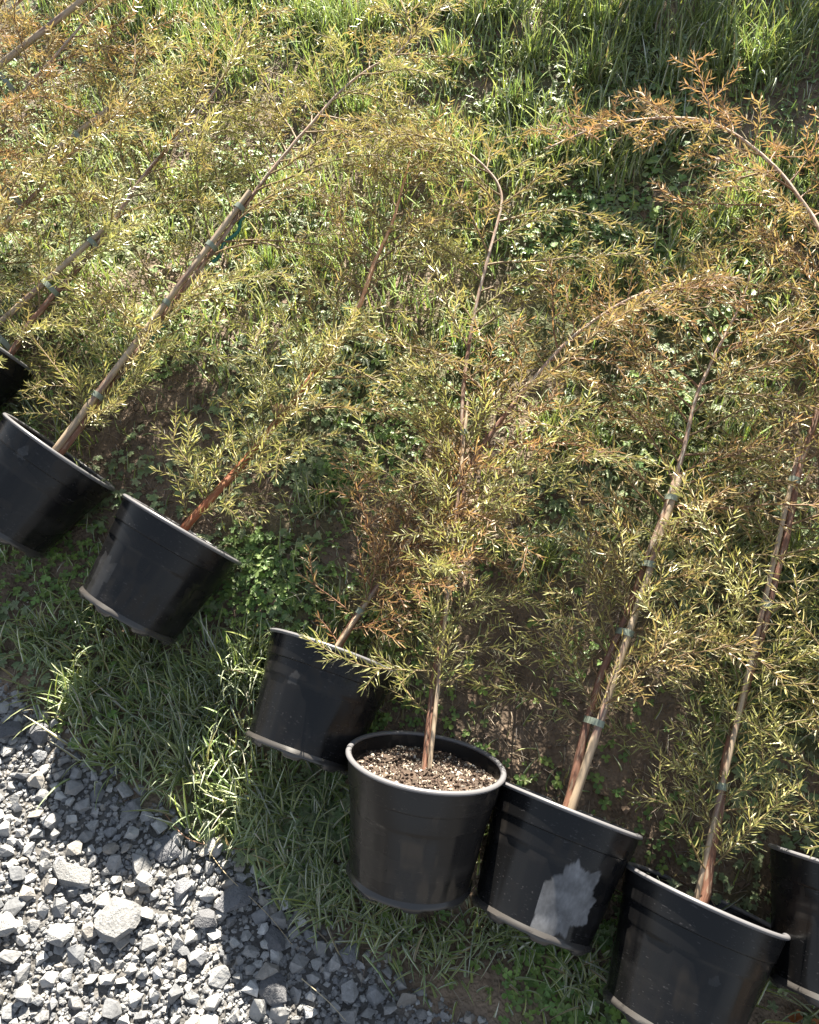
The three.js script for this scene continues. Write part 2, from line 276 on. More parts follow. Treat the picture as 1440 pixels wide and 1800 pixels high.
const TUFTS = [[0.05, -0.47, 0.7, 0.09], [-0.08, -0.51, 0.7, 0.09], [0.15, -0.5, 0.6, 0.09], [-0.2, -0.6, 0.8, 0.1], [0.3, -0.42, 0.6, 0.1], [0.1, -2.85, 1.2, 0.15], [0.3, -2.8, 1.2, 0.18], [0.45, -2.75, 1.2, 0.18], [-0.35, -2.95, 1.5, 0.17], [0.55, -2.64, 1.8, 0.24], [0.52, -2.47, 1.5, 0.22], [0.94, -2.38, 2, 0.24], [0.75, -1.91, 1.3, 0.17], [0.35, -2.59, 1.3, 0.19], [0.12, -2.61, 1.3, 0.17], [0.06, -2.38, 1.2, 0.15], [-0.39, -2.02, 1, 0.12], [0.29, -2.41, 1, 0.16], [0.65, -2.21, 1.2, 0.17], [0.72, -2.4, 1.2, 0.2], [-0.38, -0.95, 1.6, 0.12], [-0.34, -0.96, 1.4, 0.13], [-0.67, -1.12, 0.9, 0.1], [-0.79, -1.04, 1.1, 0.1], [-0.57, -0.98, 1.2, 0.11], [-0.45, -0.88, 1.3, 0.12], [-0.94, -2.01, 0.8, 0.11], [-0.66, -2.36, 0.7, 0.12], [-0.25, -2.0, 0.7, 0.11], [0.37, -1.37, 0.8, 0.13], [0.31, -1.44, 0.6, 0.12], [0.28, -1.14, 0.9, 0.12], [-0.21, -1.3, 0.6, 0.11], [0.78, -1.08, 0.6, 0.12], [0.15, -1.7, 0.5, 0.11], [-0.22, -2.86, 1.2, 0.16], [-0.13, -2.51, 0.9, 0.14], [-0.03, -2.6, 1, 0.15], [0.42, -2.23, 1.1, 0.15], [0.84, -2.56, 1.4, 0.22], [1.07, -2.5, 1.5, 0.22], [0.63, -2.67, 1.4, 0.22], [0.23, -2.79, 1.4, 0.2], [-0.45, -0.78, 1, 0.12], [-0.28, -0.71, 1, 0.12], [-0.02, -0.49, 0.7, 0.1], [0.19, -0.49, 0.7, 0.09], [-0.59, -0.8, 0.9, 0.11], [-0.17, -0.54, 0.7, 0.1], [-0.68, -0.9, 1.1, 0.11], [0.48, -1.65, 0.6, 0.11], [-0.36, -2.29, 0.7, 0.12], [-0.79, -2.98, 0.8, 0.13], [0.9, -2.02, 0.9, 0.17], [0.5, -1.83, 0.5, 0.12]];
{
  const r = rng(4242), items = [], straw = [];
  const add = (x, z, len, lean = 0.35, dry) => {
    const g = r() < 0.3 ? Math.floor(r() * 3) : Math.floor(r() * 6);
    items.push({ g, m: bladeMatrix(x, z, len * (0.55 + 0.8 * r()), 0.003 + 0.003 * r() + len * 0.013, r() * 6.283, (r() - 0.35) * lean * 2, (r() - 0.5) * lean), c: grassTone(r, dry) });
  };
  for (const [tx, tz, k, len] of TUFTS) { const n = Math.round(110 * k); for (let i = 0; i < n; i++) { const a = r() * 6.283, q = Math.abs(r() + r() - 1) * (0.05 + 0.035 * k); add(tx + Math.cos(a) * q * 1.3, tz + Math.sin(a) * q, len * (tz < -1.7 ? 0.62 : 0.85), tz < -1.7 ? 0.75 : 0.5); } }
  for (let i = 0; i < 190000; i++) {
    const u = -3 + 4.3 * r(), d = 0.2 + 3.5 * r(), [x, z] = toXZ(u, d); if (!inView(x, z)) continue;
    const edge = sstep(-0.01, 0.09, d - gravelEdge(u)), toe = edge * (1 - sstep(0.6, 0.8, d)), high = sstep(1.55, 2.2, d), n = sstep(0.38, 0.66, fbm(x * 4.5 + 2, z * 4.5 + 11, 3));
    const left = 1 - sstep(-0.35, 0.15, u);
    let p = toe * (0.25 + 0.45 * left) * (0.3 + n) + (1 - toe) * edge * (0.16 + 0.26 * n) + high * (0.07 + 0.2 * n);
    p *= 1 - 0.6 * bareness(x, z);
    if (r() > p * 0.62) continue;
    add(x, z, lerp(0.075, 0.11, high) * (0.6 + 0.6 * n), 0.6);
  }
  scatter('grass', blades, M.grass, items, 'green grass growing over the earth bank', 'grass');
  for (let i = 0; i < 40000; i++) {
    const u = -3 + 4.3 * r(), d = 0.2 + 2.4 * r(), [x, z] = toXZ(u, d); if (!inView(x, z)) continue;
    const edge = sstep(-0.06, 0.08, d - gravelEdge(u)); if (r() > edge * (0.35 + 0.65 * bareness(x, z))) continue;
    const k = 0.5 + 0.7 * r(), t = r();
    straw.push({ g: 1 + Math.floor(r() * 3), m: bladeMatrix(x, z, 0.015 + 0.05 * r(), 0.0012 + 0.0018 * r(), r() * 6.283, 1.1 + 0.5 * r(), (r() - 0.5), 0.003), c: t < 0.6 ? col(0.3 * k, 0.22 * k, 0.13 * k) : col(0.16 * k, 0.09 * k, 0.05 * k) });
  }
  scatter('straw_litter', blades, M.straw, straw, 'dry straw and fallen needles lying on the bank soil', 'litter');
}
{ // clods and crumbs of earth
  const r = rng(515), geos = [0, 1, 2, 3].map((k) => rockGeometry(600 + k, 0.75, 1.1, 14)), items = [], q = new THREE.Quaternion();
  for (let i = 0; i < 60000; i++) {
    const u = -3 + 4.3 * r(), d = 0.25 + 2.2 * r(), [x, z] = toXZ(u, d); if (!inView(x, z)) continue;
    const p = sstep(-0.02, 0.06, d - gravelEdge(u)) * (0.12 + 0.55 * bareness(x, z)) * (0.3 + fbm(x * 8, z * 8 + 3, 2)); if (r() > p) continue;
    const w = 0.002 + 0.009 * Math.pow(r(), 3), k = 0.6 + 0.8 * r(); q.setFromEuler(new THREE.Euler(r() * 6, r() * 6, r() * 6));
    items.push({ g: i % 4, m: new THREE.Matrix4().compose(gv(x, z, w * 0.3), q, V(w, w, w)), c: col(0.14 * k, 0.1 * k, 0.07 * k) });
  }
  scatter('soil_clods', geos, M.clod, items, 'loose brown clods of earth on the bank', 'soil');
}
// small-leaved weeds: clover, lobed buttercup leaves, round leaves, each on its stalk
function leafletOutline(mb, o, dir, side, nrm, len, wid, outline, cup, c) { // fan of triangles round a midrib
  const at = (s, t) => o.clone().addScaledVector(dir, s * len).addScaledVector(side, t * wid).addScaledVector(nrm, cup * (Math.abs(t) * wid * 0.8 - s * s * len * 0.5));
  const n1 = nrm.clone().addScaledVector(side, -0.35).normalize(), n2 = nrm.clone().addScaledVector(side, 0.35).normalize();
  for (const sg of [-1, 1]) {
    const n = sg > 0 ? n1 : n2, a = mb.v(at(0, 0), nrm, c), m = mb.v(at(0.55, 0), nrm, c); let prev = a;
    outline.forEach(([s, t]) => { const v = mb.v(at(s, t * sg), n, c); sg > 0 ? mb.f(m, prev, v) : mb.f(m, v, prev); prev = v; });
  }
}
const HEART = [[0.12, 0.18], [0.4, 0.46], [0.7, 0.54], [0.93, 0.38], [1.0, 0.2], [0.92, 0]], OVAL = [[0.12, 0.2], [0.4, 0.42], [0.7, 0.4], [0.92, 0.2], [1, 0]], LOBED = [[0.15, 0.16], [0.38, 0.52], [0.46, 0.3], [0.62, 0.26], [0.74, 0.46], [0.8, 0.22], [0.98, 0.2], [1.02, 0]];
function stalkedLeaf(outline, angles, len, wid, height, seed) {
  const r = rng(seed), mb = new MB(), top = V((r() - 0.5) * 0.5 * height, height, (r() - 0.5) * 0.5 * height);
  tube(mb, [V(0, 0, 0), V(top.x * 0.3, height * 0.55, top.z * 0.3), top], () => 0.022, 4, () => [1.1, 0.9, 0.9], false);
  const tilt = V((r() - 0.5) * 0.5, 1, (r() - 0.5) * 0.5).normalize();
  for (const a of angles) { const d = V(Math.cos(a), 0, Math.sin(a)); d.addScaledVector(tilt, -d.dot(tilt)).normalize(); const s = tilt.clone().cross(d); leafletOutline(mb, top, d, s, tilt, len * (0.9 + 0.2 * r()), wid, outline, 0.25 + 0.2 * r(), [0.9 + 0.2 * r(), 0.9 + 0.2 * r(), 0.9]); }
  return mb.build();
}
{
  const tri = [0.2, 2.3, 4.4], five = [0, 1.15, -1.15, 2.2, -2.2];
  const geos = [stalkedLeaf(HEART, tri, 1, 0.95, 2.0, 1), stalkedLeaf(HEART, tri, 1, 0.9, 1.3, 2), stalkedLeaf(LOBED, five, 1.2, 1.0, 1.8, 3), stalkedLeaf(LOBED, five.map((a) => a + 0.4), 1.1, 1.15, 1.2, 4), stalkedLeaf(OVAL, [0.3], 1.9, 1.7, 1.6, 5), stalkedLeaf(OVAL, [0.5, 2.6, 4.2], 1.2, 0.9, 1.0, 6)];
  const PATCH = [[0.38, -1.93, 0.13, 1.4, 0], [0.53, -2.0, 0.09, 1.2, 5], [0.61, -1.91, 0.1, 1, 0], [-0.21, -1.4, 0.08, 0.7, 2], [-0.31, -1.12, 0.13, 1.1, 0], [-0.22, -0.68, 0.11, 1.1, 2], [0.34, -0.44, 0.12, 1.0, 0], [0.63, -0.75, 0.06, 0.4, 2], [-0.16, -1.38, 0.06, 0.5, 0], [-0.36, -1.17, 0.1, 0.9, 0], [0.35, -1.27, 0.12, 0.9, 2], [0.61, -1.05, 0.12, 0.8, 2], [-0.05, -1.48, 0.1, 0.7, 0], [-0.18, -0.63, 0.1, 0.8, 2], [0.24, -0.45, 0.1, 0.7, 0], [0.53, -1.42, 0.12, 0.7, 0], [-0.17, -1.67, 0.14, 1, 2], [-0.65, -1.8, 0.15, 1, 0], [-0.77, -1.18, 0.12, 0.9, 0], [0.82, -2.37, 0.15, 0.7, 4], [0.68, -2.11, 0.15, 0.8, 4], [-0.5, -1.15, 0.1, 0.7, 2], [0.75, -1.75, 0.15, 0.8, 4], [0.45, -2.0, 0.15, 0.8, 4], [-0.62, -0.92, 0.12, 0.5, 0]];
  const r = rng(99), items = [];
  const add = (x, z, fam, s) => {
    const g = fam === 5 ? 5 : fam === 4 ? (r() < 0.6 ? 4 : 5) : fam + (r() < 0.5 ? 0 : 1), k = 0.7 + 0.6 * r(), t = r(), n = bankNormal(x, z), q = new THREE.Quaternion().setFromUnitVectors(Y, n.multiplyScalar(0.5).add(Y).add(V((r() - 0.5) * 0.7, 0, (r() - 0.5) * 0.7)).normalize()).multiply(new THREE.Quaternion().setFromAxisAngle(Y, r() * 6.283));
    items.push({ g, m: new THREE.Matrix4().compose(gv(x, z, -0.003), q, V(s, s * (0.6 + 0.8 * r()), s)), c: fam === 0 || fam === 4 ? col((0.12 + 0.08 * t) * k, (0.24 + 0.06 * t) * k, 0.055 * k) : col((0.19 + 0.07 * t) * k, (0.265 + 0.05 * t) * k, (0.13 + 0.04 * t) * k) });
  };
  for (const [px, pz, rad, k, fam] of PATCH) for (let i = 0; i < 190 * k; i++) { const a = r() * 6.283, q = rad * Math.sqrt(r()) * (0.7 + 0.6 * r()); add(px + Math.cos(a) * q, pz + Math.sin(a) * q, fam, (fam === 4 ? 0.011 : 0.0085) * (0.7 + 0.7 * r())); }
  for (let i = 0; i < 40000; i++) {
    const u = -3 + 4.3 * r(), d = 0.28 + 2.9 * r(), [x, z] = toXZ(u, d); if (!inView(x, z)) continue;
    const p = sstep(0, 0.06, d - gravelEdge(u)) * sstep(0.36, 0.6, fbm(x * 5 + 31, z * 5, 3)) * (1 - 0.55 * bareness(x, z)); if (r() > p * 1.1) continue;
    add(x, z, d > 1.7 && r() < 0.3 ? 4 : fbm(x * 2.2, z * 2.2 + 50, 2) > 0.5 ? 0 : 2, 0.0075 * (0.6 + 0.9 * r()));
  }
  scatter('ground_cover', geos, M.weed, items, 'low clover and small lobed weeds covering the bank', 'weeds');
}

// ---------- potted saplings ----------
function needle(mb, p, dir, nrm, len, wid, bend, c) {
  const side = dir.clone().cross(nrm).normalize(), at = (s, t) => p.clone().addScaledVector(dir, s * len).addScaledVector(nrm, bend * s * s * len).addScaledVector(side, t * wid);
  const n1 = nrm.clone().addScaledVector(side, -0.3).normalize(), n2 = nrm.clone().addScaledVector(side, 0.3).normalize();
  const a = mb.v(at(0, -0.2), n2, c), b = mb.v(at(0, 0.2), n1, c), d = mb.v(at(0.35, -0.5), n2, c), e = mb.v(at(0.35, 0.5), n1, c), f = mb.v(at(0.75, -0.38), n2, c), g = mb.v(at(0.75, 0.38), n1, c), h = mb.v(at(1, 0), nrm, c);
  mb.f(a, b, d); mb.f(b, e, d); mb.f(d, e, f); mb.f(e, g, f); mb.f(f, g, h);
}
function clothe(mb, pts, r, bronze, from = 0, scale = 1, spacing = 0.0031) { // needles all along a twig
  let total = 0; const acc = [0]; for (let k = 1; k < pts.length; k++) acc.push(total += pts[k].distanceTo(pts[k - 1]));
  let k = 0, ph = r() * 6.283;
  for (let s = from * total; s < total; s += spacing * (0.7 + 0.6 * r())) {
    while (k < pts.length - 2 && acc[k + 1] < s) k++;
    const p = pts[k].clone().lerp(pts[k + 1], (s - acc[k]) / (acc[k + 1] - acc[k])), t = pts[k + 1].clone().sub(pts[k]).normalize();
    const x = Math.abs(t.y) < 0.9 ? V(0, 1, 0).cross(t).normalize() : V(1, 0, 0), y = t.clone().cross(x);
    ph += 2.4 + (r() - 0.5) * 0.5; const ca = Math.cos(ph) * 1.25, sa = Math.sin(ph), rad = x.clone().multiplyScalar(ca).addScaledVector(y, sa).normalize();
    const ang = (0.82 + 0.5 * r()) * (1 - 0.45 * sstep(0.85, 1, s / total)), dir = t.clone().multiplyScalar(Math.cos(ang)).addScaledVector(rad, Math.sin(ang)).normalize();
    const nrm = t.clone().multiplyScalar(Math.sin(ang)).addScaledVector(rad, -Math.cos(ang)).normalize();
    const roll = (r() - 0.5) * 1.2; nrm.applyAxisAngle(dir, roll);
    const L = (0.0175 + 0.0105 * r()) * scale * (1 - 0.35 * sstep(0.8, 1, s / total)), q = r(), b = Math.min(1, Math.max(0, bronze + (r() - 0.5) * 0.5)), kk = 0.72 + 0.55 * q;
    needle(mb, p, dir, nrm, L, 0.0021 + 0.0009 * r(), 0.12 + 0.25 * r(), [lerp(0.335, 0.34, b) * kk, lerp(0.34, 0.195, b) * kk, lerp(0.095, 0.075, b) * kk]);
  }
}
function grow(start, dir, len, r, droop, wob, step = 0.012, clear = 0.012) { // a shoot that arches and keeps off the ground
  const pts = [start.clone()], d = dir.clone().normalize(), p = start.clone(); const n = Math.max(3, Math.round(len / step));
  for (let k = 0; k < n; k++) {
    d.add(V((r() - 0.5) * wob, (r() - 0.5) * wob - droop * (0.3 + k / n), (r() - 0.5) * wob)).normalize();
    const nx = p.clone().addScaledVector(d, len / n), g = ground(nx.x, nx.z) + clear;
    if (nx.y < g) { nx.y = g; d.y = Math.max(d.y, 0.25); d.normalize(); }
    p.copy(nx); pts.push(p.clone());
  }
  return pts;
}
const twigTone = (b) => [lerp(0.17, 0.16, b), lerp(0.125, 0.075, b), lerp(0.055, 0.04, b)];
function potProfile(mb, s) { // outer wall with band and shallow panels, inner wall and floor
  const R1 = 0.136 * s, R2 = 0.109 * s, H = 0.213 * s, seg = 120, rows = [];
  const wall = (y) => lerp(R2, R1, y / H);
  const step = (y, r, k = 0) => rows.push([y * H, r, k]);
  step(0.012, wall(0) - 0.004 * s); step(0.03, wall(0.03 * H)); for (let k = 1; k <= 8; k++) step(0.03 + 0.55 * k / 8, wall((0.03 + 0.55 * k / 8) * H), 1);
  step(0.605, wall(0.605 * H) + 0.0002, 0.4); step(0.625, wall(0.625 * H) + 0.0012 * s); step(0.765, wall(0.765 * H) + 0.0012 * s); step(0.772, wall(0.77 * H) + 0.0034 * s); step(0.785, wall(0.785 * H) + 0.0038 * s); step(0.97, wall(0.97 * H) + 0.0036 * s);
  const n0 = rows.length; step(0.97, R1 - 0.0015 * s); step(0.6, wall(0.6 * H) - 0.002 * s); step(0.05, R2 - 0.003 * s); step(0.05, 0.001);
  const first = mb.count;
  rows.forEach(([y, r, k]) => { for (let i = 0; i <= seg; i++) { const a = i / seg * 6.28319, panel = k * 0.0016 * s * sstep(-0.25, 0.25, Math.sin(a * 9)); mb.v(V(Math.sin(a) * (r - panel), y, Math.cos(a) * (r - panel)), V(0, 1, 0), WHITE, i / seg, y / H); } });
  for (let j = 0; j < rows.length - 1; j++) for (let i = 0; i < seg; i++) { const a = first + j * (seg + 1) + i, b = a + seg + 1; mb.f(a, a + 1, b); mb.f(a + 1, b + 1, b); }
  return { R1, R2, H, n0 };
}
function creased(g, angle) { const f = g.toNonIndexed(); f.deleteAttribute('normal'); return toCreased(f, angle); }
function toCreased(g, angle) { // smooth across shallow edges only
  const p = g.attributes.position, n = p.count, fn = [], map = new Map(), out = new Float32Array(n * 3), key = (i) => `${Math.round(p.getX(i) * 2e5)},${Math.round(p.getY(i) * 2e5)},${Math.round(p.getZ(i) * 2e5)}`, keys = [];
  for (let i = 0; i < n; i += 3) { const a = V().fromBufferAttribute(p, i), b = V().fromBufferAttribute(p, i + 1), c = V().fromBufferAttribute(p, i + 2), m = b.sub(a).cross(c.sub(a)); fn.push(m); for (let k = 0; k < 3; k++) { const q = key(i + k); keys.push(q); if (!map.has(q)) map.set(q, []); map.get(q).push(i / 3); } }
  const cs = Math.cos(angle), un = fn.map((m) => m.clone().normalize());
  for (let i = 0; i < n; i++) { const s = V(), me = un[(i / 3) | 0]; for (const f of map.get(keys[i])) if (un[f].dot(me) > cs) s.add(fn[f]); s.normalize(); out[3 * i] = s.x; out[3 * i + 1] = s.y; out[3 * i + 2] = s.z; }
  g.setAttribute('normal', new THREE.BufferAttribute(out, 3)); return g;
}
const PERLITE = [0, 1, 2, 3].map((k) => rockGeometry(900 + k, 0.8, 1.1, 10));
M.grain = new THREE.MeshStandardMaterial({ roughness: 0.9, flatShading: true });
const GROUP = 'potted conifer saplings leaning back on the bank';

function sapling({ base, el, az, s = 1, stem, label, seed, patches = [], trunkR = 0.0075, branches = 40, reach = 0.3, bronze = 0.3, stake, ties = [], soilShown = false, extra, density = 1, first = 0.03, barkTint = WHITE, sprays }) {
  const r = rng(seed), E = el * Math.PI / 180, A = az * Math.PI / 180, a = V(Math.cos(E) * Math.sin(A), Math.sin(E), -Math.cos(E) * Math.cos(A)), e = a.clone().cross(Y).normalize(), f = e.clone().cross(a), x = a.clone().cross(f);
  const root = new THREE.Group(); root.name = 'potted_sapling';
  root.matrix.makeBasis(x, a, f).setPosition(base[0], base[1], base[2]); root.matrix.decompose(root.position, root.quaternion, root.scale); root.updateMatrixWorld(true);
  tag(root, label, 'sapling', GROUP);
  const inv = root.matrixWorld.clone().invert(), B = V(...base);
  // pot
  let mb = new MB(); mb.turn = false; const { R1, R2, H } = potProfile(mb, s);
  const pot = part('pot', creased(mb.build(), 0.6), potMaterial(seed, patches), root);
  { // rolled lip
    const pr = []; for (let k = 0; k <= 14; k++) { const t = k / 14 * 6.283; pr.push(new THREE.Vector2(R1 + 0.0028 * s + 0.0052 * s * Math.cos(t), H * 0.985 + 0.0042 * s * Math.sin(t))); }
    part('rim', new THREE.LatheGeometry(pr, 110), M.rimPlastic, pot);
    // foot: a ring that stands a little proud of the wall, scalloped between its feet
    const fm = new MB(); fm.turn = false; const seg = 144, prof = [[R2 - 0.003 * s, 0.013], [R2 + 0.0035 * s, 0.004], [R2 + 0.0048 * s, 0.0], [R2 + 0.0034 * s, -0.0035], [R2 - 0.002 * s, -0.0055], [R2 * 0.7, -0.001], [R2 * 0.35, 0.004], [0.001, 0.005]];
    prof.forEach(([rr, y], j) => { for (let i = 0; i <= seg; i++) { const t = i / seg * 6.28319, foot = Math.max(0, Math.sin(t * 8)), q = j > 1 && j < 5 ? 1 : 0; fm.v(V(Math.sin(t) * (rr + q * 0.0012 * foot), y - (j === 4 || j === 5 ? 0.0055 * sstep(0.15, 0.5, foot) : j === 3 ? 0.003 * foot : 0), Math.cos(t) * (rr + q * 0.0012 * foot)), Y, WHITE, i / seg, j / 8); } });
    for (let j = 0; j < prof.length - 1; j++) for (let i = 0; i < seg; i++) { const q = j * (seg + 1) + i, b = q + seg + 1; fm.f(q, b, q + 1); fm.f(q + 1, b, b + 1); }
    part('foot', creased(fm.build(), 0.7), M.footPlastic, pot);
  }
  { // potting soil
    const sm = new MB(), rings = 22, seg = 60, y0 = H * 0.86;
    for (let j = 0; j <= rings; j++) for (let i = 0; i <= seg; i++) { const rr = (j / rings) * R1 * 0.965, t = i / seg * 6.28319, px = Math.sin(t) * rr, pz = Math.cos(t) * rr, k = 0.6 + 0.7 * fbm(px * 60 + 9, pz * 60, 3); sm.v(V(px, y0 + 0.01 * (fbm(px * 40 + 5, pz * 40, 3) - 0.5) + 0.012 * (1 - j / rings), pz), Y, [0.06 * k, 0.04 * k, 0.028 * k], px, pz); }
    for (let j = 0; j < rings; j++) for (let i = 0; i < seg; i++) { const q = j * (seg + 1) + i, b = q + seg + 1; sm.f(q, b, q + 1); sm.f(q + 1, b, b + 1); }
    const g = sm.build(); g.computeVertexNormals(); const soil = part('potting_soil', g, M.potSoil, root);
    if (soilShown) { // bark crumbs and pale pumice grains on the soil
      const N = 2300, m4 = new THREE.Matrix4(), q = new THREE.Quaternion();
      PERLITE.forEach((pg, k) => { const im = new THREE.InstancedMesh(pg, M.grain, N / 4 | 0); im.name = 'soil_crumbs'; im.userData.kind = 'stuff';
        for (let n = 0; n < (N / 4 | 0); n++) { const rr = Math.sqrt(r()) * R1 * 0.94, t = r() * 6.283, px = Math.sin(t) * rr, pz = Math.cos(t) * rr, w = 0.0016 + 0.0032 * Math.pow(r(), 2), kk = 0.7 + 0.6 * r(), c = r(); q.setFromEuler(new THREE.Euler(r() * 6, r() * 6, r() * 6));
          im.setMatrixAt(n, m4.compose(V(px, y0 + 0.01 * (fbm(px * 40 + 5, pz * 40, 3) - 0.5) + 0.012 * (1 - rr / R1) + w * 0.3, pz), q, V(w, w * 0.8, w))); im.setColorAt(n, c < 0.7 ? col(0.055 * kk, 0.034 * kk, 0.024 * kk) : c < 0.85 ? col(0.3 * kk, 0.24 * kk, 0.18 * kk) : col(0.45 * kk, 0.4 * kk, 0.34 * kk)); }
        soil.add(im); });
    }
  }
  // trunk
  const start = B.clone().addScaledVector(a, H * 0.84), rim = B.clone().addScaledVector(a, H * 1.02), way = stem.map((p) => V(...p));
  const curve = new THREE.CatmullRomCurve3([start, ...(soilShown ? [] : [rim]), ...way.slice(1)], false, 'centripetal'), L = curve.getLength(), N = Math.round(L / 0.014);
  const path = curve.getSpacedPoints(N); for (let k = 3; k < path.length; k++) { path[k].x += 0.003 * (fbm(k * 0.16, seed, 2) - 0.5) * 2; path[k].z += 0.003 * (fbm(k * 0.16, seed + 9, 2) - 0.5) * 2; path[k].y = Math.max(path[k].y, ground(path[k].x, path[k].z) + 0.02); }
  const tr = (t) => lerp(trunkR, 0.0019, Math.pow(t, 1.15));
  mb = new MB(); tube(mb, path, (t, q, l) => tr(t) * (1 + 0.16 * (fbm(l * 60 + seed, Math.cos(q) * 1.5, 3) - 0.5)), 10, (t, q, l) => { const n = 0.75 + 0.5 * fbm(l * 14 + seed, Math.cos(q + 1) * 0.9, 3), pale = sstep(0.42, 0.62, t + 0.7 * (fbm(l * 9 + seed * 3, Math.cos(q) * 0.7 + 5, 4) - 0.5)); return [lerp(1, 2.0, pale) * n * barkTint[0], lerp(1, 2.8, pale) * n * barkTint[1], lerp(1, 3.2, pale) * n * barkTint[2]]; });
  part('trunk', mb.build(inv), M.bark, root);
  const at = (t) => { const k = Math.min(path.length - 2, Math.floor(t * (path.length - 1))); return [path[k].clone().lerp(path[k + 1], t * (path.length - 1) - k), path[k + 1].clone().sub(path[k]).normalize()]; };
  // cane and ties
  if (stake) {
    const [t1, rad, off] = stake, end = at(t1)[0], dirn = end.clone().sub(start).normalize(), sidev = V(0, 1, 0).cross(dirn).normalize(), upv = dirn.clone().cross(sidev), o = sidev.multiplyScalar(off[0]).addScaledVector(upv, off[1]), pts = [];
    const len = end.distanceTo(start) + 0.05, n = 60; for (let k = 0; k <= n; k++) pts.push(start.clone().addScaledVector(dirn, k / n * len).add(o));
    mb = new MB(); tube(mb, pts, (t, q, l) => rad * (1 + 0.16 * Math.exp(-(((l + seed * 0.03) % 0.19 - 0.095) ** 2) / 2e-5)) * lerp(1, 0.82, t), 12, (t, q, l) => { const node = Math.exp(-(((l + seed * 0.03) % 0.19 - 0.095) ** 2) / 1e-5); return [1 - 0.4 * node, 1 - 0.45 * node, 1 - 0.5 * node]; });
    part('stake', mb.build(inv), M.cane, root);
    for (const t of ties) { // band round trunk and cane
      const [p, d] = at(t), q = start.clone().addScaledVector(dirn, p.clone().sub(start).dot(dirn)).add(o), mid = p.clone().lerp(q, 0.5), gap = q.clone().sub(p), half = Math.min(0.03, gap.length() / 2) + rad * 1.1, sx = gap.lengthSq() > 1e-8 ? gap.normalize() : sidev, sy = d.clone().cross(sx).normalize(), bm = new MB(), seg = 28;
      for (const [h, g] of [[-1, 0], [-1, 1], [1, 1], [1, 0], [-1, 0]]) for (let i = 0; i <= seg; i++) { const w = i / seg * 6.28319, rr = rad * 1.12 + tr(t) * 0.3 + g * 0.001; bm.v(mid.clone().addScaledVector(sx, Math.cos(w) * (half + g * 0.001)).addScaledVector(sy, Math.sin(w) * rr).addScaledVector(d, h * 0.0062), sx.clone().multiplyScalar(Math.cos(w)).addScaledVector(sy, Math.sin(w)), WHITE); }
      for (let j = 0; j < 4; j++) for (let i = 0; i < seg; i++) { const b0 = j * (seg + 1) + i, b1 = b0 + seg + 1; bm.f(b0, b0 + 1, b1); bm.f(b0 + 1, b1 + 1, b1); }
      part('tie', bm.build(inv), M.tie, root);
    }
  }
  // branches, each with its twigs and needles
  for (let k = 0; k < branches; k++) {
    const t = first + (1 - first) * Math.pow((k + r() * 0.7) / branches, 0.95); if (t > 0.985) continue;
    const [p, d] = at(t), sx = V(0, 1, 0).cross(d).normalize(), sy = d.clone().cross(sx), ang = (k % 2 ? 1 : -1) * (0.7 + 1.05 * r()) + Math.PI / 2, rad = sx.clone().multiplyScalar(Math.cos(ang)).addScaledVector(sy, Math.sin(ang) * 0.75);
    const open = 0.75 + 0.55 * r(), dir = d.clone().multiplyScalar(Math.cos(open)).addScaledVector(rad, Math.sin(open)).normalize();
    const len = reach * (0.45 + 0.7 * r()) * lerp(0.55, 1, sstep(0.0, 0.25, t)) * lerp(1, 0.42, sstep(0.55, 1, t)), br = Math.min(1, Math.max(0, (typeof bronze === 'function' ? bronze(t) : bronze) + (r() - 0.5) * 0.5));
    const pts = grow(p, dir, len, r, 0.012 + 0.03 * r(), 0.2), bm = new MB(), nm = new MB(), c = twigTone(br);
    const rb = 0.0012 + 0.0045 * len; tube(bm, pts, (q) => lerp(rb, 0.0007, q), 5, () => c);
    clothe(nm, pts, r, br, 0.1, 1, 0.0041 / density);
    const tw = Math.round(len / 0.034); let sg = r() < 0.5 ? 1 : -1;
    for (let j = 1; j < tw; j++) {
      if (r() < 0.2) continue; sg = -sg;
      const i = Math.min(pts.length - 2, Math.round((j + 0.4 * r()) / tw * (pts.length - 1))), td = pts[i + 1].clone().sub(pts[i]).normalize(), fs = V(0, 1, 0).cross(td).normalize(), out = td.clone().multiplyScalar(0.72).addScaledVector(fs, sg * (0.35 + 0.6 * r())).add(V((r() - 0.5) * 0.5, 0.9 * (r() - 0.4), (r() - 0.5) * 0.5));
      const tp = grow(pts[i], out, (0.04 + 0.11 * r()) * (1 - 0.45 * j / tw), r, 0.045, 0.22); tube(bm, tp, (q) => lerp(0.0011, 0.0005, q), 4, () => c);
      clothe(nm, tp, r, br, 0.02, 0.95, 0.0041 / density);
    }
    const b = part('branch', bm.build(inv), M.twig, root); part('needles', nm.build(inv), M.needle, b, 'stuff');
  }
  { const tip = path.slice(Math.floor(path.length * 0.86)), nm = new MB(); clothe(nm, tip, r, typeof bronze === 'function' ? bronze(1) : bronze, 0, 0.8, 0.004); part('needles', nm.build(inv), M.needle, root, 'stuff'); }
  const ctx = { root, inv, at, start, r, a };
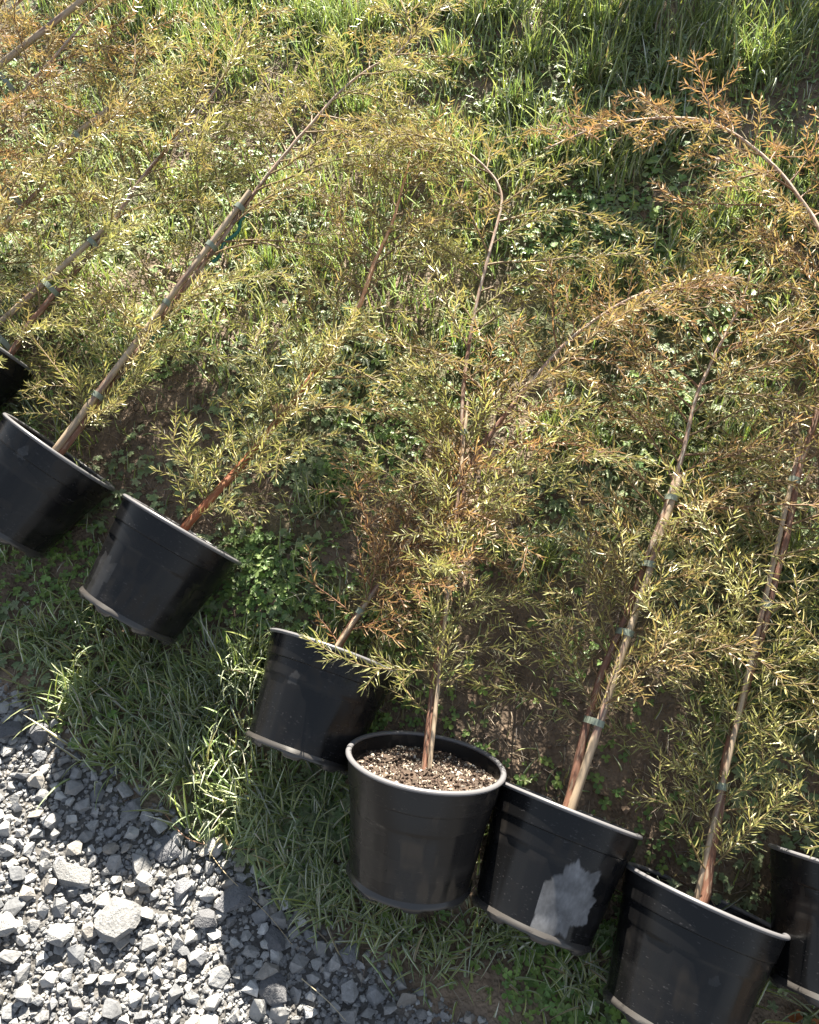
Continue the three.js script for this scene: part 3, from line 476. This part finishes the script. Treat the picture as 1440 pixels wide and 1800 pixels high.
  if (sprays) { // short upright shoots close along the lower trunk
    const [n, t0, t1, len, br] = sprays;
    for (let k = 0; k < n; k++) { const [p, d] = at(lerp(t0, t1, (k + 0.6 * r()) / n)), sd = V(0, 1, 0).cross(d).normalize().multiplyScalar((k % 2 ? 1 : -1) * (0.25 + 0.75 * r())), l = len * (0.7 + 0.6 * r()), up = 0.15 + 0.3 * r(), q = (f, h) => p.clone().addScaledVector(d, l * f * 0.75).addScaledVector(sd, l * f * 0.8).add(V(0, l * h * up, 0)).toArray(); shoot(ctx, [q(0, 0), q(0.33, 0.5), q(0.66, 0.9), q(1, 1)], br, 5, 0.055, 0.0015); }
  }
  if (extra) extra(ctx);
  return root;
}
// a thick side shoot set by hand: points in metres
function shoot(ctx, pts, bronze, twigs = 8, twigLen = 0.06, rb = 0.002) {
  const p = new THREE.CatmullRomCurve3(pts.map((q) => V(...q)), false, 'centripetal').getSpacedPoints(30), bm = new MB(), nm = new MB(), c = twigTone(bronze), r = ctx.r; tube(bm, p, (q) => lerp(rb, 0.0008, q), 6, () => c); clothe(nm, p, r, bronze, 0.15, 1.05, 0.0026);
  for (let j = 1; j <= twigs; j++) { const i = Math.round(j / (twigs + 1) * 29), td = p[i + 1 > 29 ? 29 : i + 1].clone().sub(p[i]).normalize(), fs = V(0, 1, 0).cross(td).normalize(), tp = grow(p[i], td.multiplyScalar(0.8).addScaledVector(fs, j % 2 ? 0.7 : -0.7), twigLen * (0.6 + 0.6 * r()), r, 0.03, 0.2); tube(bm, tp, (q) => lerp(0.0011, 0.0005, q), 4, () => c); clothe(nm, tp, r, bronze, 0.02, 1, 0.003); }
  const b = part('branch', bm.build(ctx.inv), M.twig, ctx.root); part('needles', nm.build(ctx.inv), M.needle, b, 'stuff');
}

const restY = (u, d, s = 1) => { const [x, z] = toXZ(u, d); return [x, ground(x, z) + 0.098 * s, z]; };
sapling({ seed: 11, sprays: [6, 0.05, 0.2, 0.13, 0.05], base: [-0.895, 0.33, -1.222], el: 28.3, az: 40.8, s: 0.98, label: 'sapling in the black pot cut by the left edge, with a long bare pale cane', trunkR: 0.0078, reach: 0.390, branches: 55, bronze: (t) => 0.08 + 0.3 * t, stake: [0.5, 0.0085, [0.004, 0.012]], ties: [0.12, 0.3, 0.42, 0.5], first: 0.05,
  patches: [[0.06, 0.8, 0.02, 0.09, 0.16]],
  stem: [[-0.766, 0.422, -1.396], [-0.566, 0.596, -1.69], [-0.44, 0.706, -1.857], [-0.349, 0.787, -1.98], [-0.255, 0.861, -2.09], [-0.172, 0.92, -2.176], [-0.1, 0.959, -2.222], [-0.029, 0.988, -2.245], [0.003, 1.018, -2.289], [-0.022, 1.071, -2.384]],
  extra: (c) => {
    for (const [t0, t1] of [[0.1, 0.27], [0.4, 0.5]]) { const m = new MB(), p = []; for (let k = 0; k <= 14; k++) { const [q] = c.at(lerp(t0, t1, k / 14)); p.push(q.add(V(0.016 + 0.006 * Math.sin(k * 0.9), -0.004, 0.006))); } tube(m, p, () => 0.0045, 7); const o = part('green_tape', m.build(c.inv), M.greenTape, c.root); o.userData.label = 'dark green plastic strip behind the cane'; }
    shoot(c, [[-0.62, 0.53, -1.6], [-0.52, 0.56, -1.56], [-0.43, 0.565, -1.53], [-0.36, 0.55, -1.49], [-0.3, 0.52, -1.44]], 0.1, 7, 0.05);
  } });
sapling({ seed: 22, base: [-0.58, 0.274, -1.025], el: 30.1, az: 35.7, s: 0.98, label: 'sapling in the black pot dusted at its foot, with a thick orange brown trunk', trunkR: 0.0095, barkTint: [1.6, 1.15, 0.8], reach: 0.325, branches: 48, bronze: (t) => 0.05 + 0.45 * t, patches: [[0.96, 0.24, 0.06, 0.22, 0.1]],
  stem: [[-0.452, 0.372, -1.211], [-0.36, 0.438, -1.32], [-0.252, 0.52, -1.437], [-0.191, 0.573, -1.512], [-0.128, 0.628, -1.588], [-0.078, 0.702, -1.711], [-0.037, 0.76, -1.804], [-0.007, 0.827, -1.914], [0.02, 0.884, -2.007]],
  extra: (c) => { for (const [t, sg] of [[0.08, 1], [0.15, -1], [0.21, 1], [0.27, -1], [0.33, 1], [0.4, -1]]) { const [p, d] = c.at(t), sd = V(0, 1, 0).cross(d).normalize().multiplyScalar(sg * 0.35), q = (l, h) => p.clone().addScaledVector(d, l).addScaledVector(sd, l * 0.8).add(V(0, h, 0)).toArray(); shoot(c, [q(0, 0), q(0.05, 0.025), q(0.1, 0.045), q(0.15, 0.05)], 0.05, 4, 0.045, 0.0015); }
    shoot(c, [[-0.43, 0.4, -1.24], [-0.455, 0.45, -1.26], [-0.47, 0.49, -1.29], [-0.45, 0.52, -1.33]], 0.05, 5, 0.05, 0.0016); shoot(c, [[-0.25, 0.53, -1.44], [-0.2, 0.6, -1.48], [-0.14, 0.65, -1.53], [-0.09, 0.67, -1.56]], 0.05, 5, 0.05); } });
sapling({ seed: 33, sprays: [12, 0.1, 0.36, 0.12, 0.95], base: [-0.212, 0.19, -0.762], el: 27.3, az: 21.4, s: 0.94, label: 'sapling with bronze brown needles in the tipped pot behind the upright pot', trunkR: 0.0082, reach: 0.286, branches: 48, bronze: (t) => lerp(1.1, 0.6, t), stake: [0.3, 0.005, [0.008, 0.008]], ties: [0.1, 0.2], patches: [[0.97, 0.62, 0.018, 0.07, 0.14]],
  stem: [[-0.091, 0.304, -0.974], [-0.006, 0.387, -1.114], [0.082, 0.448, -1.202], [0.192, 0.537, -1.334], [0.291, 0.61, -1.436], [0.354, 0.648, -1.487], [0.439, 0.691, -1.531], [0.537, 0.721, -1.561], [0.617, 0.74, -1.558], [0.696, 0.748, -1.545]] });
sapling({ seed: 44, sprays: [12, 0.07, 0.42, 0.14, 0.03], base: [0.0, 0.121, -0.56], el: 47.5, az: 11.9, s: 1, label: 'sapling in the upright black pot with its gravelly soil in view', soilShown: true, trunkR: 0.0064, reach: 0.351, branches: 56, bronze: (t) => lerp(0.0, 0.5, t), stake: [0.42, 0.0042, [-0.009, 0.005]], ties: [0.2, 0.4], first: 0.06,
  stem: [[0.026, 0.214, -0.728], [0.062, 0.345, -0.943], [0.098, 0.425, -1.112], [0.112, 0.472, -1.219], [0.112, 0.556, -1.388], [0.138, 0.641, -1.544], [0.179, 0.728, -1.687], [0.213, 0.804, -1.827], [0.167, 0.847, -1.913], [0.068, 0.872, -1.987], [-0.041, 0.86, -1.983], [-0.108, 0.823, -1.924]],
  extra: (c) => { shoot(c, [[0.045, 0.33, -0.85], [-0.02, 0.35, -0.84], [-0.08, 0.375, -0.83], [-0.14, 0.405, -0.84], [-0.19, 0.425, -0.86]], 0.02, 6, 0.05); shoot(c, [[0.1, 0.44, -1.12], [0.15, 0.47, -1.06], [0.2, 0.46, -1.02], [0.23, 0.44, -1.0]], 0.0, 3, 0.04); shoot(c, [[0.08, 0.4, -1.05], [0.06, 0.46, -1.0], [0.05, 0.49, -0.97]], 0.0, 3, 0.04); } });
sapling({ seed: 55, sprays: [7, 0.14, 0.42, 0.15, 0.25], base: [0.212, 0.109, -0.484], el: 27.9, az: 23.7, s: 0.95, label: 'sapling in the pot with a large dried grey mud patch', trunkR: 0.009, reach: 0.351, branches: 49, bronze: (t) => lerp(0.25, 0.75, t), stake: [0.55, 0.0078, [-0.008, 0.01]], ties: [0.16, 0.31, 0.43, 0.55], first: 0.14, patches: [[0.062, 0.34, 0.085, 0.42, 1.0]],
  stem: [[0.289, 0.213, -0.678], [0.366, 0.312, -0.862], [0.426, 0.384, -0.969], [0.492, 0.467, -1.101], [0.549, 0.539, -1.223], [0.586, 0.604, -1.324], [0.621, 0.645, -1.386], [0.676, 0.701, -1.469], [0.72, 0.758, -1.555]] });
sapling({ seed: 66, sprays: [9, 0.03, 0.22, 0.15, 0.05], base: [0.425, 0.069, -0.343], el: 28.8, az: 25.6, s: 0.96, label: 'sapling in the pot at the bottom right, its dark trunk running out of the picture', trunkR: 0.0088, reach: 0.351, branches: 71, bronze: (t) => lerp(0.05, 0.85, sstep(0.15, 0.7, t)), stake: [0.4, 0.0055, [0.009, 0.0]], ties: [0.1, 0.26, 0.38], patches: [[0.04, 0.5, 0.015, 0.05, 0.1]],
  stem: [[0.504, 0.17, -0.543], [0.589, 0.29, -0.755], [0.673, 0.396, -0.932], [0.722, 0.469, -1.054], [0.766, 0.538, -1.173], [0.809, 0.594, -1.263], [0.867, 0.684, -1.41], [0.888, 0.766, -1.563], [0.866, 0.829, -1.683], [0.777, 0.899, -1.845], [0.688, 0.931, -1.927], [0.602, 0.933, -1.95], [0.448, 0.916, -1.946], [0.316, 0.879, -1.909]] });
sapling({ seed: 77, sprays: [8, 0.06, 0.3, 0.17, 0.1], base: [0.703, 0.101, -0.37], el: 28.8, az: 18.7, s: 0.95, label: 'sapling in the black pot cut by the right edge', trunkR: 0.008, reach: 0.390, branches: 40, bronze: 0.25, patches: [[0.93, 0.72, 0.05, 0.1, 0.5], [0.95, 0.2, 0.03, 0.1, 0.8]],
  stem: [[0.787, 0.206, -0.544], [0.87, 0.338, -0.761], [0.949, 0.446, -0.932], [1.001, 0.536, -1.064], [1.057, 0.627, -1.205], [1.12, 0.72, -1.35], [1.15, 0.8, -1.5]] });
sapling({ seed: 88, base: restY(-1.81, 0.6), el: 29, az: 38, s: 0.97, label: 'staked sapling slanting across the upper left, leftmost whose pale bare tip shows', trunkR: 0.0085, reach: 0.351, branches: 55, bronze: (t) => lerp(0.1, 0.35, t), stake: [0.42, 0.008, [0.003, 0.011]], ties: [0.14, 0.28, 0.4], first: 0.08,
  stem: [[-1.035, 0.443, -1.495], [-0.976, 0.495, -1.603], [-0.906, 0.558, -1.702], [-0.769, 0.668, -1.861], [-0.658, 0.778, -2.035], [-0.537, 0.869, -2.168], [-0.47, 0.943, -2.277], [-0.434, 1.025, -2.416]] });
sapling({ seed: 99, base: restY(-2.17, 0.6), el: 29, az: 36, s: 0.97, label: 'sapling in the top left whose cane ends in a cut pale stub', trunkR: 0.008, reach: 0.325, branches: 45, bronze: (t) => lerp(0.2, 0.6, t), stake: [0.78, 0.0075, [0.012, 0.004]], ties: [0.45, 0.66], first: 0.15,
  stem: [[-1.129, 0.586, -1.843], [-1.129, 0.586, -1.843], [-1.039, 0.663, -1.948], [-0.908, 0.758, -2.085], [-0.799, 0.839, -2.194], [-0.736, 0.887, -2.257], [-0.73, 0.983, -2.424]] });
sapling({ seed: 111, base: restY(-2.52, 0.6), el: 29, az: 36, s: 0.97, label: 'bronze tinged sapling crossing the top left corner with a pale thick cane', trunkR: 0.009, reach: 0.351, branches: 42, bronze: 0.65, stake: [0.95, 0.01, [0.008, 0.006]], ties: [0.6], first: 0.2,
  stem: [[-1.188, 0.725, -2.13], [-1.188, 0.725, -2.13], [-1.103, 0.822, -2.284], [-0.99, 0.908, -2.398], [-0.919, 0.969, -2.48], [-0.845, 1.033, -2.558], [-0.77, 1.11, -2.66]] });
sapling({ seed: 122, base: restY(-2.87, 0.62), el: 29, az: 36, s: 0.97, label: 'farthest sapling, only a pale stem showing in the extreme top left corner', trunkR: 0.009, reach: 0.325, branches: 31, bronze: 0.6, first: 0.3,
  stem: [[-1.256, 0.919, -2.537], [-1.256, 0.919, -2.537], [-1.162, 0.98, -2.605], [-1.076, 1.03, -2.628], [-0.98, 1.1, -2.684], [-0.88, 1.17, -2.76]] });

// ---------- unseen shrubs added higher up the bank to shade its upper right ----------
for (const [x, z, h, seed, label] of [[1.02, -3.12, 0.62, 5, 'leafy bush added out of view to shade the long grass'], [0.66, -3.42, 0.6, 7, 'low leafy bush added out of view to shade the pale grass'], [1.5, -2.95, 0.7, 6, 'taller leafy bush added out of view beyond the grass it shades']]) {
  const r = rng(seed), root = new THREE.Group(); root.name = 'shade_shrub'; root.position.copy(gv(x, z)); tag(root, label, 'shade_shrub', 'unseen shrubs added for shade');
  const lm = new MB();
  for (let k = 0; k < 9; k++) {
    const a = r() * 6.283, pts = [V(0, -0.02, 0)], d = V(Math.cos(a) * 0.5, 1, Math.sin(a) * 0.5).normalize(); for (let j = 1; j <= 9; j++) { d.add(V((r() - 0.5) * 0.3, (r() - 0.4) * 0.2, (r() - 0.5) * 0.3)).normalize(); pts.push(pts[j - 1].clone().addScaledVector(d, h * 0.12)); }
    const sm = new MB(); tube(sm, pts, (t) => lerp(0.008, 0.002, t), 6, () => [0.13, 0.09, 0.06]); part('stem', sm.build(), M.twig, root);
    for (let j = 2; j <= 9; j++) for (let m = 0; m < 11; m++) { const o = pts[j].clone().add(V((r() - 0.5) * 0.2, (r() - 0.5) * 0.16, (r() - 0.5) * 0.2)), n = V(r() - 0.5, 0.7 + r(), r() - 0.5).normalize(), dd = V(r() - 0.5, (r() - 0.5) * 0.5, r() - 0.5); dd.addScaledVector(n, -dd.dot(n)).normalize(); leafletOutline(lm, o, dd, n.clone().cross(dd), n, 0.035 + 0.025 * r(), 0.03, OVAL, 0.2, [0.07, 0.13 + 0.05 * r(), 0.035]); }
  }
  part('foliage', lm.build(), M.weed, root, 'stuff');
}

// ---------- small things lying about ----------
function curledLeaf(len, wid, curl, c) { const mb = new MB(), n = 10, m = 6; for (let i = 0; i <= n; i++) for (let j = 0; j <= m; j++) { const t = i / n, q = (j / m - 0.5) * 2, w = wid * Math.pow(Math.sin(Math.PI * Math.min(0.97, t * 0.94 + 0.03)), 0.7), a = curl * (t - 0.5) * 2; mb.v(V(q * w, 0.4 * w * q * q + 0.12 * len * Math.sin(t * 9) * 0.15 + (1 - Math.cos(a)) * len * 0.35, Math.sin(a) / curl * len * 0.5), Y, c, j, i); } for (let i = 0; i < n; i++) for (let j = 0; j < m; j++) { const a = i * (m + 1) + j, b = a + m + 1; mb.f(a, b, a + 1); mb.f(a + 1, b, b + 1); } const g = mb.build(); g.computeVertexNormals(); return g; }
const dryLeaf = (name, p, rot, len, wid, curl, c, label, group) => { const m = new THREE.Mesh(curledLeaf(len, wid, curl, c), M.straw); m.name = name; m.position.set(...p); m.rotation.set(...rot); tag(m, label, 'leaf', group); };
dryLeaf('dry_leaf', [-0.3, ground(-0.3, -1.486) + 0.085, -1.486], [0.5, 0.8, 0.2], 0.045, 0.017, 1.2, [0.38, 0.23, 0.14], 'tan dry leaf caught beside the orange brown trunk');
[[0.671, -0.37, 0.4], [0.7, -0.355, 1.9]].forEach(([x, z, yaw], k) => dryLeaf('dry_leaf', [x, ground(x, z) + 0.012, z], [0.2, yaw, 0.3], 0.034, 0.012, 2.2, [0.36, 0.14, 0.045], k ? 'smaller orange curled leaf below the pot at the right edge' : 'orange curled leaf at the foot of the pot cut by the right edge', 'orange curled leaves'));
{
  const strand = (name, xz, rad, c, label, lift = 0.012) => { const p = new THREE.CatmullRomCurve3(xz.map(([x, z], k) => gv(x, z, lift + 0.006 * (k % 2)))).getSpacedPoints(40), mb = new MB(); tube(mb, p, (t) => rad * (1 - 0.5 * t), 5, () => c); const m = new THREE.Mesh(mb.build(), M.twig); m.name = name; tag(m, label, 'twig'); };
  strand('dry_root', [[-0.475, -0.69], [-0.425, -0.646], [-0.349, -0.633], [-0.272, -0.629], [-0.2, -0.63]], 0.0013, [0.19, 0.1, 0.06], 'thin reddish dry root lying on the gravel at the grass edge');
  strand('dry_straw', [[-0.41, -0.66], [-0.35, -0.59], [-0.26, -0.52], [-0.21, -0.47]], 0.0008, [0.4, 0.32, 0.2], 'fine pale straw lying across the shaded gravel', 0.018);
  strand('dry_straw', [[-0.19, -0.42], [-0.14, -0.385], [-0.11, -0.36]], 0.001, [0.45, 0.38, 0.25], 'short pale straw at the bottom of the shaded gravel', 0.016);
}
scene.traverse((o) => { if (o.isMesh) { o.castShadow = true; o.receiveShadow = true; } });
renderer.render(scene, camera);
